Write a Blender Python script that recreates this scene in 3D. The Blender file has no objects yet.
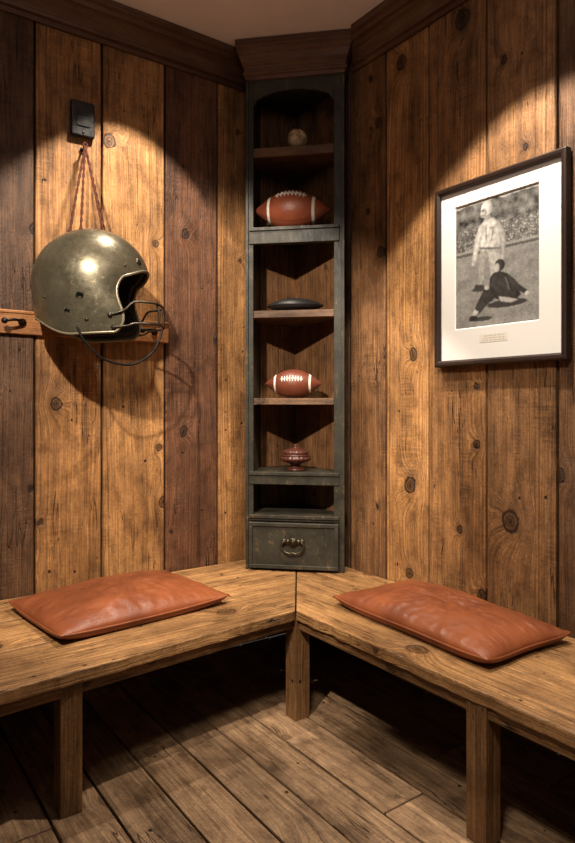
import bpy, bmesh, math, random
from mathutils import Vector, Matrix, noise
random.seed(11)
scene = bpy.context.scene
R = random.random
rad = math.radians

def lin(r, g, b):
    def f(c):
        c /= 255.0
        return c/12.92 if c <= 0.04045 else ((c+0.055)/1.055)**2.4
    return (f(r), f(g), f(b))

# ------------------------------------------------------------ node helper
class NT:
    def __init__(s, name):
        s.mat = bpy.data.materials.new(name)
        s.mat.use_nodes = True
        s.t = s.mat.node_tree
        s.b = s.t.nodes['Principled BSDF']
    def put(s, sock, v):
        if isinstance(v, bpy.types.NodeSocket):
            s.t.links.new(v, sock)
        elif v is not None:
            if hasattr(sock.default_value, '__len__') and not hasattr(v, '__len__'):
                v = [v]*len(sock.default_value)
            if hasattr(v, '__len__') and len(sock.default_value) == 4 and len(v) == 3:
                v = (*v, 1)
            sock.default_value = v
    def m(s, op, a, b=None, c=None):
        n = s.t.nodes.new('ShaderNodeMath'); n.operation = op
        s.put(n.inputs[0], a)
        if b is not None: s.put(n.inputs[1], b)
        if c is not None: s.put(n.inputs[2], c)
        return n.outputs[0]
    def vec(s, x, y, z=0.0):
        n = s.t.nodes.new('ShaderNodeCombineXYZ')
        for i, v in enumerate((x, y, z)): s.put(n.inputs[i], v)
        return n.outputs[0]
    def sep(s, v):
        n = s.t.nodes.new('ShaderNodeSeparateXYZ'); s.put(n.inputs[0], v)
        return n.outputs
    def noise(s, v=None, scale=1.0, detail=2.0, rough=0.5, dim='3D', w=None, dist=0.0):
        n = s.t.nodes.new('ShaderNodeTexNoise'); n.noise_dimensions = dim
        if v is not None: s.put(n.inputs['Vector'], v)
        if w is not None: s.put(n.inputs['W'], w)
        n.inputs['Scale'].default_value = scale
        n.inputs['Detail'].default_value = detail
        n.inputs['Roughness'].default_value = rough
        n.inputs['Distortion'].default_value = dist
        return n.outputs[0]
    def vor(s, v, scale=1.0, dim='3D', feat='F1'):
        n = s.t.nodes.new('ShaderNodeTexVoronoi'); n.voronoi_dimensions = dim; n.feature = feat
        s.put(n.inputs['Vector'], v); n.inputs['Scale'].default_value = scale
        return n.outputs
    def mr(s, v, a, b, c, d, smooth=False):
        n = s.t.nodes.new('ShaderNodeMapRange')
        if smooth: n.interpolation_type = 'SMOOTHSTEP'
        s.put(n.inputs[0], v)
        for i, x in enumerate((a, b, c, d)): s.put(n.inputs[i+1], x)
        return n.outputs[0]
    def mix(s, f, a, b):
        n = s.t.nodes.new('ShaderNodeMix'); n.data_type = 'RGBA'
        s.put(n.inputs[0], f); s.put(n.inputs[6], a); s.put(n.inputs[7], b)
        return n.outputs[2]
    def gauss(s, x, c, w):
        return s.m('EXPONENT', s.m('MULTIPLY', s.m('POWER', s.m('ABSOLUTE', s.m('DIVIDE', s.m('SUBTRACT', x, c), w)), 2), -1))
    def obj(s):
        return s.t.nodes.new('ShaderNodeTexCoord').outputs['Object']
    def bump(s, h, strength, dist=0.003):
        n = s.t.nodes.new('ShaderNodeBump')
        n.inputs['Strength'].default_value = strength
        n.inputs['Distance'].default_value = dist
        s.put(n.inputs['Height'], h)
        s.t.links.new(n.outputs[0], s.b.inputs['Normal'])
    def attr(s, name):
        n = s.t.nodes.new('ShaderNodeAttribute'); n.attribute_name = name
        return n.outputs['Color']
    def base(s, v): s.put(s.b.inputs['Base Color'], v)
    def rough(s, v): s.put(s.b.inputs['Roughness'], v)
    def metal(s, v): s.put(s.b.inputs['Metallic'], v)

def wood(name, knot=1.0, ring=90, rough=0.55, fiber=1.0, contrast=1.0, bump=0.5, kscale=3.6, kcut=0.48, spec=0.35, crack=1.0, dirt=1.0, holes=1.0, saw=0.0, streak=1.0):
    n = NT(name)
    uvn = n.t.nodes.new('ShaderNodeUVMap'); uvn.uv_map = 'UVMap'
    u, v, _ = n.sep(uvn.outputs[0])
    n1 = n.noise(n.vec(n.m('MULTIPLY', u, 2.0), n.m('MULTIPLY', v, 0.40), 0.0), 1, 1.5, 0.45)
    wob = n.noise(n.vec(n.m('MULTIPLY', u, 18), n.m('MULTIPLY', v, 18), 3.0), 1, 3)
    uu = n.m('MULTIPLY_ADD', wob, 0.10, n.m('MULTIPLY', u, kscale))
    vv = n.m('MULTIPLY_ADD', wob, 0.10, n.m('MULTIPLY', v, kscale*0.85))
    vo = n.vor(n.vec(uu, vv), 1, '2D')
    d = vo['Distance']
    rr = n.sep(vo['Color'])
    mask = n.m('MULTIPLY', n.m('GREATER_THAN', rr[0], kcut), knot)
    size = n.mr(n.m('POWER', rr[1], 2.2), 0, 1, 0.36, 1.5)
    dn = n.m('DIVIDE', d, size)
    e = n.gauss(dn, 0, .21)
    kn = n.m('MULTIPLY', n.m('MULTIPLY', e, mask), size)
    F = n.m('ADD', n.m('MULTIPLY_ADD', n1, 0.13, u), n.m('MULTIPLY', kn, 0.07))
    rings = n.noise(None, 1, 3.5, 0.65, '1D', n.m('MULTIPLY', F, ring))
    fib = n.noise(n.vec(n.m('MULTIPLY', F, 280), n.m('MULTIPLY', v, 7), 0.0), 1, 3, 0.6)
    big = n.noise(n.vec(n.m('MULTIPLY', u, 4), n.m('MULTIPLY', v, 1.6), 9.0), 1, 5, 0.6)
    blot = n.noise(n.vec(n.m('MULTIPLY', u, 14), n.m('MULTIPLY', v, 9), 2.0), 1, 6, 0.7)
    mid = n.noise(n.vec(n.m('MULTIPLY', u, 34), n.m('MULTIPLY', v, 4), 5.0), 1, 4, 0.65)
    stk = n.noise(n.vec(n.m('MULTIPLY', F, 17), n.m('MULTIPLY', v, .9), 31.0), 1, 4, 0.6)
    ckn = n.noise(n.vec(n.m('MULTIPLY', F, 26), n.m('MULTIPLY', v, 1.3), 14.0), 1, 2, 0.5)
    ckm = n.noise(n.vec(n.m('MULTIPLY', u, 7), n.m('MULTIPLY', v, 2.0), 24.0), 1, 2, 0.5)
    ck = n.m('MULTIPLY', n.gauss(ckn, .5, .005), n.mr(ckm, .50, .60, 0, crack, True))
    scr = n.noise(n.vec(n.m('MULTIPLY', u, 90), n.m('MULTIPLY', v, 90), 4.0), 1, 4, 0.75)
    sawn = n.noise(n.vec(n.m('MULTIPLY', u, 6), n.m('MULTIPLY', v, 130), 11.0), 1, 3, 0.6)
    sawm = n.m('MULTIPLY', n.mr(ckm, .52, .62, 0, 1, True), saw)
    c = contrast
    M = n.mr(rings, .3, .7, 1-.40*c, 1+.22*c)
    M = n.m('MULTIPLY', M, n.mr(fib, .3, .7, 1-.30*fiber, 1+.20*fiber))
    M = n.m('MULTIPLY', M, n.mr(big, .3, .7, .54, 1.36))
    M = n.m('MULTIPLY', M, n.mr(blot, .32, .54, 1-.42*dirt, 1.06))
    M = n.m('MULTIPLY', M, n.mr(mid, .32, .62, 1-.28*c, 1.08))
    M = n.m('MULTIPLY', M, n.mr(stk, .36, .50, 1-.32*streak, 1.04))
    M = n.m('MULTIPLY', M, n.mr(scr, .3, .7, .77, 1.21))
    M = n.m('MULTIPLY', M, n.m('SUBTRACT', 1, n.m('MULTIPLY', sawm, n.mr(sawn, .42, .62, .28, -.06))))
    M = n.m('MULTIPLY', M, n.m('SUBTRACT', 1, n.m('MULTIPLY', ck, .80)))
    kd = n.m('ADD', n.m('MULTIPLY', n.gauss(dn, .088, .014), .48), n.mr(dn, .080, .10, .34, 0, True))
    kd = n.m('ADD', kd, n.m('MULTIPLY', n.gauss(dn, 0, .026), .40))
    kd = n.m('ADD', kd, n.m('MULTIPLY', n.gauss(dn, .045, .010), .20))
    kd = n.m('ADD', kd, n.mr(dn, .09, .22, .24, 0, True))
    kd = n.m('MINIMUM', kd, .90)
    kk = n.m('SUBTRACT', 1, n.m('MULTIPLY', mask, kd))
    M = n.m('MULTIPLY', M, kk)
    hv = n.vor(n.vec(n.m('MULTIPLY', u, 9), n.m('MULTIPLY', v, 7)), 1, '2D')
    hr = n.sep(hv['Color'])
    hm = n.m('MULTIPLY', n.m('GREATER_THAN', hr[0], .80), holes)
    hd = n.m('MULTIPLY', hm, n.mr(n.m('DIVIDE', hv['Distance'], n.mr(hr[1], 0, 1, .4, 1.4)), .025, .05, .88, 0, True))
    M = n.m('MULTIPLY', M, n.m('SUBTRACT', 1, hd))
    T = n.sep(n.attr('tone'))
    Ms = n.m('MINIMUM', n.m('MAXIMUM', M, 0.012), 1.6)
    col = n.vec(n.m('MULTIPLY', T[0], Ms),
                n.m('MULTIPLY', T[1], n.m('POWER', Ms, 1.07)),
                n.m('MULTIPLY', T[2], n.m('POWER', Ms, 1.12)))
    n.base(col)
    n.rough(n.mr(mid, .3, .7, rough+.12, rough-.1))
    n.put(n.b.inputs['Specular IOR Level'], spec)
    h = n.m('ADD', n.m('MULTIPLY', rings, .6), n.m('MULTIPLY', fib, .5))
    h = n.m('ADD', h, n.m('MULTIPLY', mid, .8))
    h = n.m('ADD', h, n.m('MULTIPLY', blot, .9))
    h = n.m('ADD', h, n.m('MULTIPLY', scr, .6))
    h = n.m('ADD', h, n.m('MULTIPLY', kk, 1.0))
    h = n.m('ADD', h, n.m('MULTIPLY', n.m('MULTIPLY', sawm, sawn), .4))
    h = n.m('SUBTRACT', h, n.m('MULTIPLY', ck, 1.2))
    h = n.m('SUBTRACT', h, hd)
    n.bump(h, bump, 0.005)
    return n.mat

M_wall = wood('plank_wall_wood', ring=110, rough=.52, bump=.85, saw=.9, dirt=1.1)
M_floor = wood('floor_board_wood', ring=60, rough=.48, knot=.6, bump=.9, contrast=.75, fiber=1.0, kcut=.68, dirt=1.3, saw=.6, streak=.8)
M_bench = wood('bench_wood', ring=85, rough=.38, knot=.8, bump=.8, kcut=.62, contrast=.95, crack=1.4, dirt=1.0)
M_trim = wood('dark_trim_wood', ring=120, rough=.42, knot=0, bump=.2, contrast=.6, crack=0, holes=0, dirt=.4, streak=.3)
M_rail = wood('rail_wood', ring=120, rough=.5, knot=0, bump=.3, contrast=.8, crack=.6, dirt=.6, streak=.5)
M_shelfwood = wood('cabinet_back_wood', ring=90, rough=.5, knot=.7, bump=.5)

def simple(name, col, rough=.5, metal=0, nscale=30, var=.25, bump=.2, bdist=.001, spec=.5):
    n = NT(name)
    o = n.obj()
    a = n.noise(o, nscale, 4, .6)
    f = n.mr(a, .3, .7, 1-var, 1+var)
    c = n.t.nodes.new('ShaderNodeVectorMath'); c.operation = 'SCALE'
    c.inputs[0].default_value = col; n.put(c.inputs['Scale'], f)
    n.base(c.outputs[0]); n.rough(n.mr(a, .3, .7, rough+.08, rough-.08)); n.metal(metal)
    n.put(n.b.inputs['Specular IOR Level'], spec)
    n.bump(a, bump, bdist)
    return n.mat

def painted():
    n = NT('worn_dark_paint')
    o = n.obj()
    a = n.noise(o, 9, 6, .7)
    sx = n.sep(o)
    st = n.noise(n.vec(n.m('MULTIPLY', sx[0], 40), n.m('MULTIPLY', sx[1], 40), n.m('MULTIPLY', sx[2], 14)), 1, 5, .7)
    fine = n.noise(o, 70, 5, .7)
    chips = n.mr(n.m('ADD', n.m('MULTIPLY', a, .45), n.m('MULTIPLY', st, .55)), .57, .61, 0, .75)
    chips = n.m('MAXIMUM', chips, n.mr(fine, .62, .66, 0, .7))
    g = n.mix(n.mr(a, .35, .65, 0, 1), lin(36, 34, 28), lin(60, 56, 45))
    c = n.mix(chips, g, lin(100, 80, 54))
    n.base(c); n.rough(n.mr(st, .3, .7, .60, .38))
    n.put(n.b.inputs['Specular IOR Level'], .3)
    n.bump(n.m('ADD', n.m('ADD', st, fine), n.m('MULTIPLY', chips, -.5)), .5, .002)
    return n.mat
M_paint = painted()

def leather(name, c1, c2, rough=.35, peb=160, bump=.35, crease=1.0):
    n = NT(name)
    o = n.obj()
    big = n.noise(o, 5, 4, .6)
    v = n.vor(o, peb)['Distance']
    cr = n.noise(o, 22, 5, .7, dist=1.5)
    col = n.mix(n.mr(big, .3, .7, 0, 1), c1, c2)
    n.base(col); n.rough(n.mr(cr, .3, .7, rough+.12, rough-.07))
    n.put(n.b.inputs['Specular IOR Level'], .5)
    n.bump(n.m('ADD', n.m('MULTIPLY', v, .35), n.m('MULTIPLY', cr, .8*crease)), bump, .0025)
    return n.mat
M_cush = leather('rust_leather', lin(104, 53, 30), lin(144, 80, 46), .36, 260, .6)
M_ball = leather('football_leather', lin(90, 46, 31), lin(118, 62, 42), .36, 170, .9, .3)
M_ball2 = leather('football_leather_lit', lin(118, 58, 37), lin(150, 80, 52), .36, 170, .9, .3)  # same leather, colour lightened in place of light missing on the upper shelf
M_blk = leather('black_leather', lin(22, 21, 22), lin(38, 36, 36), .4, 200, .4, .5)
M_white = simple('off_white_lace', lin(232, 225, 210), .6, 0, 60, .10, .2)
M_iron = simple('black_iron', lin(22, 21, 20), .45, .6, 40, .3, .3)
M_brass = simple('aged_brass', lin(74, 67, 52), .42, .85, 60, .35, .3)
M_dkbrass = simple('blackened_brass', lin(82, 74, 58), .40, .9, 60, .35, .3)
M_blackplastic = simple('black_plastic', lin(20, 19, 20), .35, 0, 50, .15, .05)
M_cord = simple('brown_leather_cord', lin(76, 40, 27), .8, 0, 120, .3, .4, spec=.15)
M_urn = simple('reddish_carved_wood', lin(78, 42, 32), .35, 0, 50, .35, .2)
M_frame = simple('dark_walnut_frame', lin(44, 30, 24), .4, 0, 40, .3, .15)
M_mat = simple('cream_mat_board', lin(240, 237, 231), .8, 0, 200, .02, .1)
M_ceil = simple('ceiling_plaster', lin(240, 232, 232), .9, 0, 8, .03, .1)
M_liner = simple('dark_padding', lin(26, 22, 19), .7, 0, 25, .3, .3)
M_dark = simple('dark_backing', lin(14, 10, 8), .9)

def baseball_mat():
    n = NT('worn_baseball_hide'); o = n.obj()
    a = n.noise(o, 30, 5, .7)
    n.base(n.mix(n.mr(a, .35, .62, 0, 1), lin(114, 92, 64), lin(206, 186, 150)))
    n.rough(.6); n.bump(a, .3, .001); return n.mat
M_base = baseball_mat()

def helmet_mat():
    n = NT('worn_pewter_paint'); o = n.obj()
    a = n.noise(o, 7, 5, .65); s = n.noise(o, 45, 6, .75); sp = n.noise(o, 110, 3, .6)
    so = n.sep(o)
    scr = n.noise(n.vec(n.m('MULTIPLY', so[0], 25), n.m('MULTIPLY', so[1], 25), n.m('MULTIPLY', so[2], 160)), 1, 4, .7)
    c = n.mix(n.mr(a, .3, .7, 0, 1), lin(82, 76, 60), lin(116, 108, 88))
    c = n.mix(n.mr(s, .63, .67, 0, .6), c, lin(160, 144, 112))
    c = n.mix(n.mr(scr, .65, .69, 0, .45), c, lin(170, 158, 130))
    c = n.mix(n.mr(sp, .65, .69, 0, .8), c, lin(34, 28, 20))
    n.base(c); n.metal(.65); n.rough(n.mr(s, .35, .65, .25, .40))
    n.bump(n.m('ADD', n.m('MULTIPLY', a, .4), n.m('ADD', n.m('MULTIPLY', s, .25), n.m('MULTIPLY', sp, .12))), .30, .003)
    return n.mat
M_helm = helmet_mat()

def print_mat():
    n = NT('black_and_white_print'); n.base(n.attr('tone')); n.rough(.35); return n.mat
M_print = print_mat()

# ------------------------------------------------------------ mesh builder
class MB:
    def __init__(s):
        s.v = []; s.f = []; s.uv = []; s.t = []; s.mi = []
    def face(s, idx, uv=None, tone=(1, 1, 1), mi=0):
        s.f.append(idx); s.uv.append(uv or [(0, 0)]*len(idx)); s.t.append(tone); s.mi.append(mi)
    def board(s, o, a, b, c, L, W, T, tone=(1, 1, 1), off=None, jit=0):
        """o corner; a along grain (L), b across (W), c thickness (T)"""
        o, a, b, c = Vector(o), Vector(a), Vector(b), Vector(c)
        if off is None: off = (R()*12, R()*12)
        k = len(s.v)
        par = [(i, j, l) for l in (0, 1) for j in (0, 1) for i in (0, 1)]
        for i, j, l in par:
            s.v.append(o+a*L*i+b*W*j+c*T*l)
        def U(q, end=False, thick=False):
            i, j, l = par[q]
            if end: return (off[0]+j*W+.003, off[1]+l*T)
            if thick: return (off[0]+l*T+j*.5, off[1]+i*L)
            return (off[0]+j*W+l*.37, off[1]+i*L)
        for fc, e, th in (((0, 1, 3, 2), 0, 0), ((4, 6, 7, 5), 0, 0), ((0, 4, 5, 1), 0, 1), ((2, 3, 7, 6), 0, 1), ((0, 2, 6, 4), 1, 0), ((1, 5, 7, 3), 1, 0)):
            s.face([k+q for q in fc], [U(q, e, th) for q in fc], tone)
    def box(s, x0, x1, y0, y1, z0, z1, tone=(1, 1, 1), grain='z'):
        dx, dy, dz = x1-x0, y1-y0, z1-z0
        X, Y, Z = (1, 0, 0), (0, 1, 0), (0, 0, 1)
        if grain == 'z': s.board((x0, y0, z0), Z, X, Y, dz, dx, dy, tone)
        elif grain == 'x': s.board((x0, y0, z0), X, Y, Z, dx, dy, dz, tone)
        else: s.board((x0, y0, z0), Y, X, Z, dy, dx, dz, tone)
    def prism(s, poly, z0, z1, tone=(1, 1, 1), g=(1, 0)):
        k = len(s.v); n = len(poly); off = (R()*12, R()*12)
        for z in (z0, z1):
            for p in poly: s.v.append(Vector((p[0], p[1], z)))
        def U(p): return (off[0]+p[0]*-g[1]+p[1]*g[0], off[1]+p[0]*g[0]+p[1]*g[1])
        s.face([k+i for i in range(n)][::-1], [U(p) for p in poly][::-1], tone)
        s.face([k+n+i for i in range(n)], [U(p) for p in poly], tone)
        for i in range(n):
            j = (i+1) % n
            ui, uj = U(poly[i]), U(poly[j])
            if abs(ui[1]-uj[1]) >= abs(ui[0]-uj[0]):
                uv = [(off[0]+3, ui[1]), (off[0]+3, uj[1]), (off[0]+3+z1-z0, uj[1]), (off[0]+3+z1-z0, ui[1])]
            else:
                uv = [(ui[0], off[1]), (uj[0], off[1]), (uj[0], off[1]+z1-z0), (ui[0], off[1]+z1-z0)]
            s.face([k+i, k+j, k+n+j, k+n+i], uv, tone)
    def sweep(s, path, prof, miters=None, tone=(1, 1, 1), side=1):
        """path: 2d points, prof: (d,z) closed, offset to the side of the path"""
        n = len(path); ms = []
        nor = []
        for i in range(n-1):
            d = (Vector(path[i+1])-Vector(path[i])).normalized()
            nor.append(Vector((d.y, -d.x))*side)
        for i in range(n):
            if miters and miters[i] is not None: ms.append(Vector(miters[i])); continue
            if i == 0: ms.append(nor[0])
            elif i == n-1: ms.append(nor[-1])
            else:
                a, b = nor[i-1], nor[i]; ms.append((a+b)/(1+a.dot(b)))
        k = len(s.v); m = len(prof); dist = 0; ds = []
        for i in range(n):
            if i: dist += (Vector(path[i])-Vector(path[i-1])).length
            ds.append(dist)
            for d, z in prof:
                p = Vector(path[i])+ms[i]*d; s.v.append(Vector((p.x, p.y, z)))
        cum = [0]
        for j in range(m): cum.append(cum[-1]+(Vector(prof[(j+1) % m])-Vector(prof[j])).length)
        for i in range(n-1):
            for j in range(m):
                j2 = (j+1) % m
                s.face([k+i*m+j, k+i*m+j2, k+(i+1)*m+j2, k+(i+1)*m+j],
                       [(cum[j], ds[i]), (cum[j+1], ds[i]), (cum[j+1], ds[i+1]), (cum[j], ds[i+1])], tone)
        s.face([k+j for j in range(m)], None, tone)
        s.face([k+(n-1)*m+j for j in range(m)], None, tone)
    def lathe(s, prof, seg=48, axis='z', center=(0, 0, 0), flute=None, mi=None):
        """prof list of (r,h)"""
        k = len(s.v); m = len(prof); c = Vector(center)
        for i, (r, h) in enumerate(prof):
            for j in range(seg):
                a = 2*math.pi*j/seg
                rr = r*(1+(flute(i, a) if flute else 0))
                x, y, z = rr*math.cos(a), rr*math.sin(a), h
                if axis == 'x': p = Vector((h, x, y))
                elif axis == 'y': p = Vector((x, h, y))
                else: p = Vector((x, y, z))
                s.v.append(c+p)
        for i in range(m-1):
            for j in range(seg):
                j2 = (j+1) % seg
                s.face([k+i*seg+j, k+i*seg+j2, k+(i+1)*seg+j2, k+(i+1)*seg+j],
                       [(j/seg, i/m), ((j+1)/seg, i/m), ((j+1)/seg, (i+1)/m), (j/seg, (i+1)/m)], mi=(mi(i) if mi else 0))
        s.face([k+j for j in range(seg)], mi=(mi(0) if mi else 0))
        s.face([k+(m-1)*seg+j for j in range(seg)], mi=(mi(m-2) if mi else 0))
    def tube(s, pts, r, seg=8, closed=False, sub=6):
        P = [Vector(p) for p in pts]; n = len(P)
        path = []
        if sub > 1:
            rng = n if closed else n-1
            for i in range(rng):
                p0 = P[(i-1) % n] if (closed or i > 0) else P[0]*2-P[1]
                p1 = P[i]; p2 = P[(i+1) % n]
                p3 = P[(i+2) % n] if (closed or i+2 < n) else P[-1]*2-P[-2]
                for q in range(sub):
                    t = q/sub
                    path.append(0.5*((2*p1)+(p2-p0)*t+(2*p0-5*p1+4*p2-p3)*t*t+(3*p1-p0-3*p2+p3)*t**3))
            if not closed: path.append(P[-1])
        else: path = P
        N = len(path); k = len(s.v)
        up = None
        for i in range(N):
            if closed: t = path[(i+1) % N]-path[(i-1) % N]
            else: t = path[min(i+1, N-1)]-path[max(i-1, 0)]
            if t.length < 1e-9: t = Vector((0, 0, 1))
            t.normalize()
            if up is None:
                up = Vector((0, 0, 1)) if abs(t.z) < .9 else Vector((1, 0, 0))
            up = (up-t*up.dot(t))
            if up.length < 1e-6: up = t.orthogonal()
            up.normalize(); b = t.cross(up)
            for j in range(seg):
                a = 2*math.pi*j/seg
                s.v.append(path[i]+(up*math.cos(a)+b*math.sin(a))*r)
        for i in range(N if closed else N-1):
            i2 = (i+1) % N
            for j in range(seg):
                j2 = (j+1) % seg
                s.face([k+i*seg+j, k+i*seg+j2, k+i2*seg+j2, k+i2*seg+j])
        if not closed:
            s.face([k+j for j in range(seg)]); s.face([k+(N-1)*seg+j for j in range(seg)])
    def make(s, name, mats, parent=None, label=None, cat=None, kind=None, bevel=0, smooth=False, loc=None, rz=None, group=None, recalc=True, bseg=2):
        me = bpy.data.meshes.new(name)
        me.from_pydata([tuple(v) for v in s.v], [], s.f)
        if not isinstance(mats, (list, tuple)): mats = [mats]
        for m in mats: me.materials.append(m)
        me.polygons.foreach_set('material_index', s.mi)
        me.polygons.foreach_set('use_smooth', [smooth]*len(s.f))
        me.uv_layers.new(name='UVMap')
        me.color_attributes.new('tone', 'FLOAT_COLOR', 'CORNER')
        flat = [c for u in s.uv for q in u for c in q]
        me.uv_layers['UVMap'].data.foreach_set('uv', flat)
        cols = []
        for f_, t in zip(s.f, s.t): cols.extend([t[0], t[1], t[2], 1.0]*len(f_))
        me.color_attributes['tone'].data.foreach_set('color', cols)
        me.update()
        if recalc:
            bm = bmesh.new(); bm.from_mesh(me)
            bmesh.ops.recalc_face_normals(bm, faces=bm.faces)
            bm.to_mesh(me); bm.free()
        ob = bpy.data.objects.new(name, me)
        scene.collection.objects.link(ob)
        setup(ob, parent, label, cat, kind, loc, rz, group)
        if bevel:
            b = ob.modifiers.new('bevel', 'BEVEL'); b.width = bevel; b.segments = bseg; b.limit_method = 'ANGLE'; b.angle_limit = rad(35)
        return ob

def setup(ob, parent=None, label=None, cat=None, kind=None, loc=None, rz=None, group=None):
    if parent: ob.parent = parent
    if label: ob['label'] = label
    if cat: ob['category'] = cat
    if kind: ob['kind'] = kind
    if group: ob['group'] = group
    if loc: ob.location = loc
    if rz is not None: ob.rotation_euler[2] = rz

def empty(name, loc, rz=0, **k):
    e = bpy.data.objects.new(name, None); e.empty_display_size = .1
    scene.collection.objects.link(e); setup(e, loc=loc, rz=rz, **k)
    return e

def tn(c, v=.12):
    f = 1+(R()-.5)*2*v
    return tuple(x*f for x in c)

CEIL = 3.07
# ------------------------------------------------------------ room shell
T_or = lin(180, 131, 80); T_or2 = lin(168, 120, 72); T_dk = lin(102, 73, 51); T_rd = lin(116, 78, 54); T_md = lin(146, 104, 66)
X, Y, Z = (1, 0, 0), (0, 1, 0), (0, 0, 1)
mb = MB()
eL = [-3.3, -2.98, -2.66, -2.33, -2.02, -1.71, -1.407, -1.11, -.798, -.502, -.2, 0.0]
tL = [T_md, T_or, T_dk, T_or2, T_md, lin(96, 67, 45), T_or2, T_or, T_rd, T_or2, T_md]
for i in range(len(eL)-1):
    dz = R()*.006
    mb.board((eL[i]+.005, dz, 0), Z, X, Y, CEIL, eL[i+1]-eL[i]-.010, .03, tL[i])
mb.box(-3.3, .1, .028, .1, 0, CEIL, lin(20, 14, 10))
mb.make('wall_left', M_wall, kind='structure', bevel=.005)
mb = MB()
eR = [0, -.2, -.45, -.705, -.971, -1.275, -1.581, -1.9, -2.2, -2.52, -2.85, -3.15, -3.5, -3.8, -4.1]
tR = [T_md, T_dk, lin(134, 95, 60), T_or, lin(158, 113, 69), lin(146, 105, 66), lin(118, 84, 55), T_or, T_md, T_dk, T_or2, T_md, T_or, T_dk]
for i in range(len(eR)-1):
    dz = R()*.006
    mb.board((dz, eR[i+1]+.005, 0), Z, Y, X, CEIL, eR[i]-eR[i+1]-.010, .03, tR[i])
mb.box(.028, .1, -4.1, .0, 0, CEIL, lin(20, 14, 10))
mb.make('wall_right', M_wall, kind='structure', bevel=.005)

mb = MB()
x = -3.3; fl = lin(152, 122, 92)
while x < -0.01:
    w = min(.165+R()*.02, .02-x)
    yb = -4.1
    while yb < -.01:
        L = 1.2+R()*1.6; L = min(L, .0-yb)
        mb.board((x+.004, yb+.002, -.03+R()*.003), Y, X, Z, L-.004, w-.008, .03, tn(fl, .30))
        yb += L
    x += w
mb.box(-3.3, .05, -4.1, .05, -.08, -.028, lin(12, 9, 7), 'y')
mb.make('floor', M_floor, kind='structure', bevel=.004)
mb = MB(); mb.box(-3.3, .1, -4.1, .1, CEIL, CEIL+.06)
mb.make('ceiling', M_ceil, kind='structure')

prof = [(0, 2.925), (.014, 2.925), (.016, 2.944), (.034, 2.946), (.036, 2.958), (.044, 2.972), (.060, 2.990), (.080, 3.002), (.080, 3.012), (.098, 3.016), (.102, 3.034), (.120, 3.038), (.122, 3.068), (0, 3.068)]
tc = lin(98, 69, 51)
mb = MB(); mb.sweep([(-3.3, -.001), (-.32, -.001)], prof, [(0, -1), (-1, -1)], tc)
mb.make('trim_1', M_trim, kind='structure')
mb = MB(); mb.sweep([(-.001, -4.1), (-.001, -.48)], prof, [(-1, 0), (-1, -1)], tc)
mb.make('trim_2', M_trim, kind='structure')

# ------------------------------------------------------------ benches
BT = lin(172, 129, 83); BL_ = lin(132, 96, 61)
zt, th = .45, .042
b1 = empty('bench', (-1.2, -.45, 0), label='long rustic wooden plank bench under hanging helmet', cat='bench')
b2 = empty('bench', (-.3, -1.4, 0), label='long rustic wooden plank bench under framed photograph', cat='bench')
def loc_make(mb, root, *a, **k):
    o = root.location
    for v in mb.v: v -= o
    return mb.make(*a, parent=root, **k)
def rough_edge(p, q, amp, seed, n=90):
    """points from p to q with small chips (worn board edge)"""
    p, q = Vector(p), Vector(q); d = q-p; nn = Vector((-d.y, d.x)).normalized(); out = []
    for i in range(n+1):
        t = i/n; e = 0 if i in (0, n) else amp*(noise.noise(Vector((t*22, seed, 0)))+.6*noise.noise(Vector((t*60, seed, 4))))
        e2 = 0 if i in (0, n) else -amp*3*max(0, noise.noise(Vector((t*15, seed, 9)))-.42)
        c = p+d*t+nn*(e+e2); out.append((c.x, c.y))
    return out
dkw = lin(40, 28, 18)
mb = MB(); ts = [0.012, .33, .66, 1.0]; xe = -2.35
g = .0042
def fy(t, xx): return -t*(.835+.088*(-.62-xx))
for i in range(3):
    t0, t1 = ts[i], ts[i+1]
    a0, a1 = t0+(g if i else 0), t1-(g if i < 2 else 0)
    edge = rough_edge((-.62*a1-.002, fy(a1, -.62)), (xe, fy(a1, xe)), .0075 if i == 2 else .0015, 3.1+i)
    poly = [(xe, fy(a0, xe)), (-.62*a0-.002, fy(a0, -.62))]+edge
    mb.prism(poly, zt-th, zt-(.0015 if i == 1 else 0), tn(BT, .2), (1, 0))
for t in ts[1:3]:  # unseen dark strips below the seams, added to stop light leaking through
    mb.prism([(xe+.02, fy(t-.03, xe)), (-.62*(t-.03)-.03, fy(t-.03, -.62)), (-.62*(t+.03)-.03, fy(t+.03, -.62)), (xe+.02, fy(t+.03, xe))], zt-th-.003, zt-.024, dkw, (1, 0))
loc_make(mb, b1, 'bench_top', M_bench, bevel=.005, bseg=3)
mb = MB()
for i in range(3):
    t0, t1 = ts[i], ts[i+1]
    a0, a1 = t0+(g if i else 0), t1-(g if i < 2 else 0)
    edge = rough_edge((-.622*a1, -2.6), (-.62*a1+.002, -.835*a1-.003), .0075 if i == 2 else .0015, 8.1+i)
    poly = [(-.622*a0, -2.6)]+edge+[(-.62*a0+.002, -.835*a0-.003)]
    mb.prism(poly, zt-th, zt-(.0015 if i == 1 else 0), tn(BT, .2), (0, 1))
for t in ts[1:3]:  # same added light-blocking strips under this bench's seams
    mb.prism([(-.62*(t-.03), -2.58), (-.62*(t+.03), -2.58), (-.62*(t+.03), -.835*(t+.03)-.03), (-.62*(t-.03), -.835*(t-.03)-.03)], zt-th-.003, zt-.024, dkw, (0, 1))
loc_make(mb, b2, 'bench_top', M_bench, bevel=.005, bseg=3)
mb = MB(); mb.prism([(xe+.02, -.968), (-.62, -.818), (-.62, -.790), (xe+.02, -.94)], zt-th-.038, zt-th-.004, BL_, (1, 0))
loc_make(mb, b1, 'apron', M_bench, bevel=.003)
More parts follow.
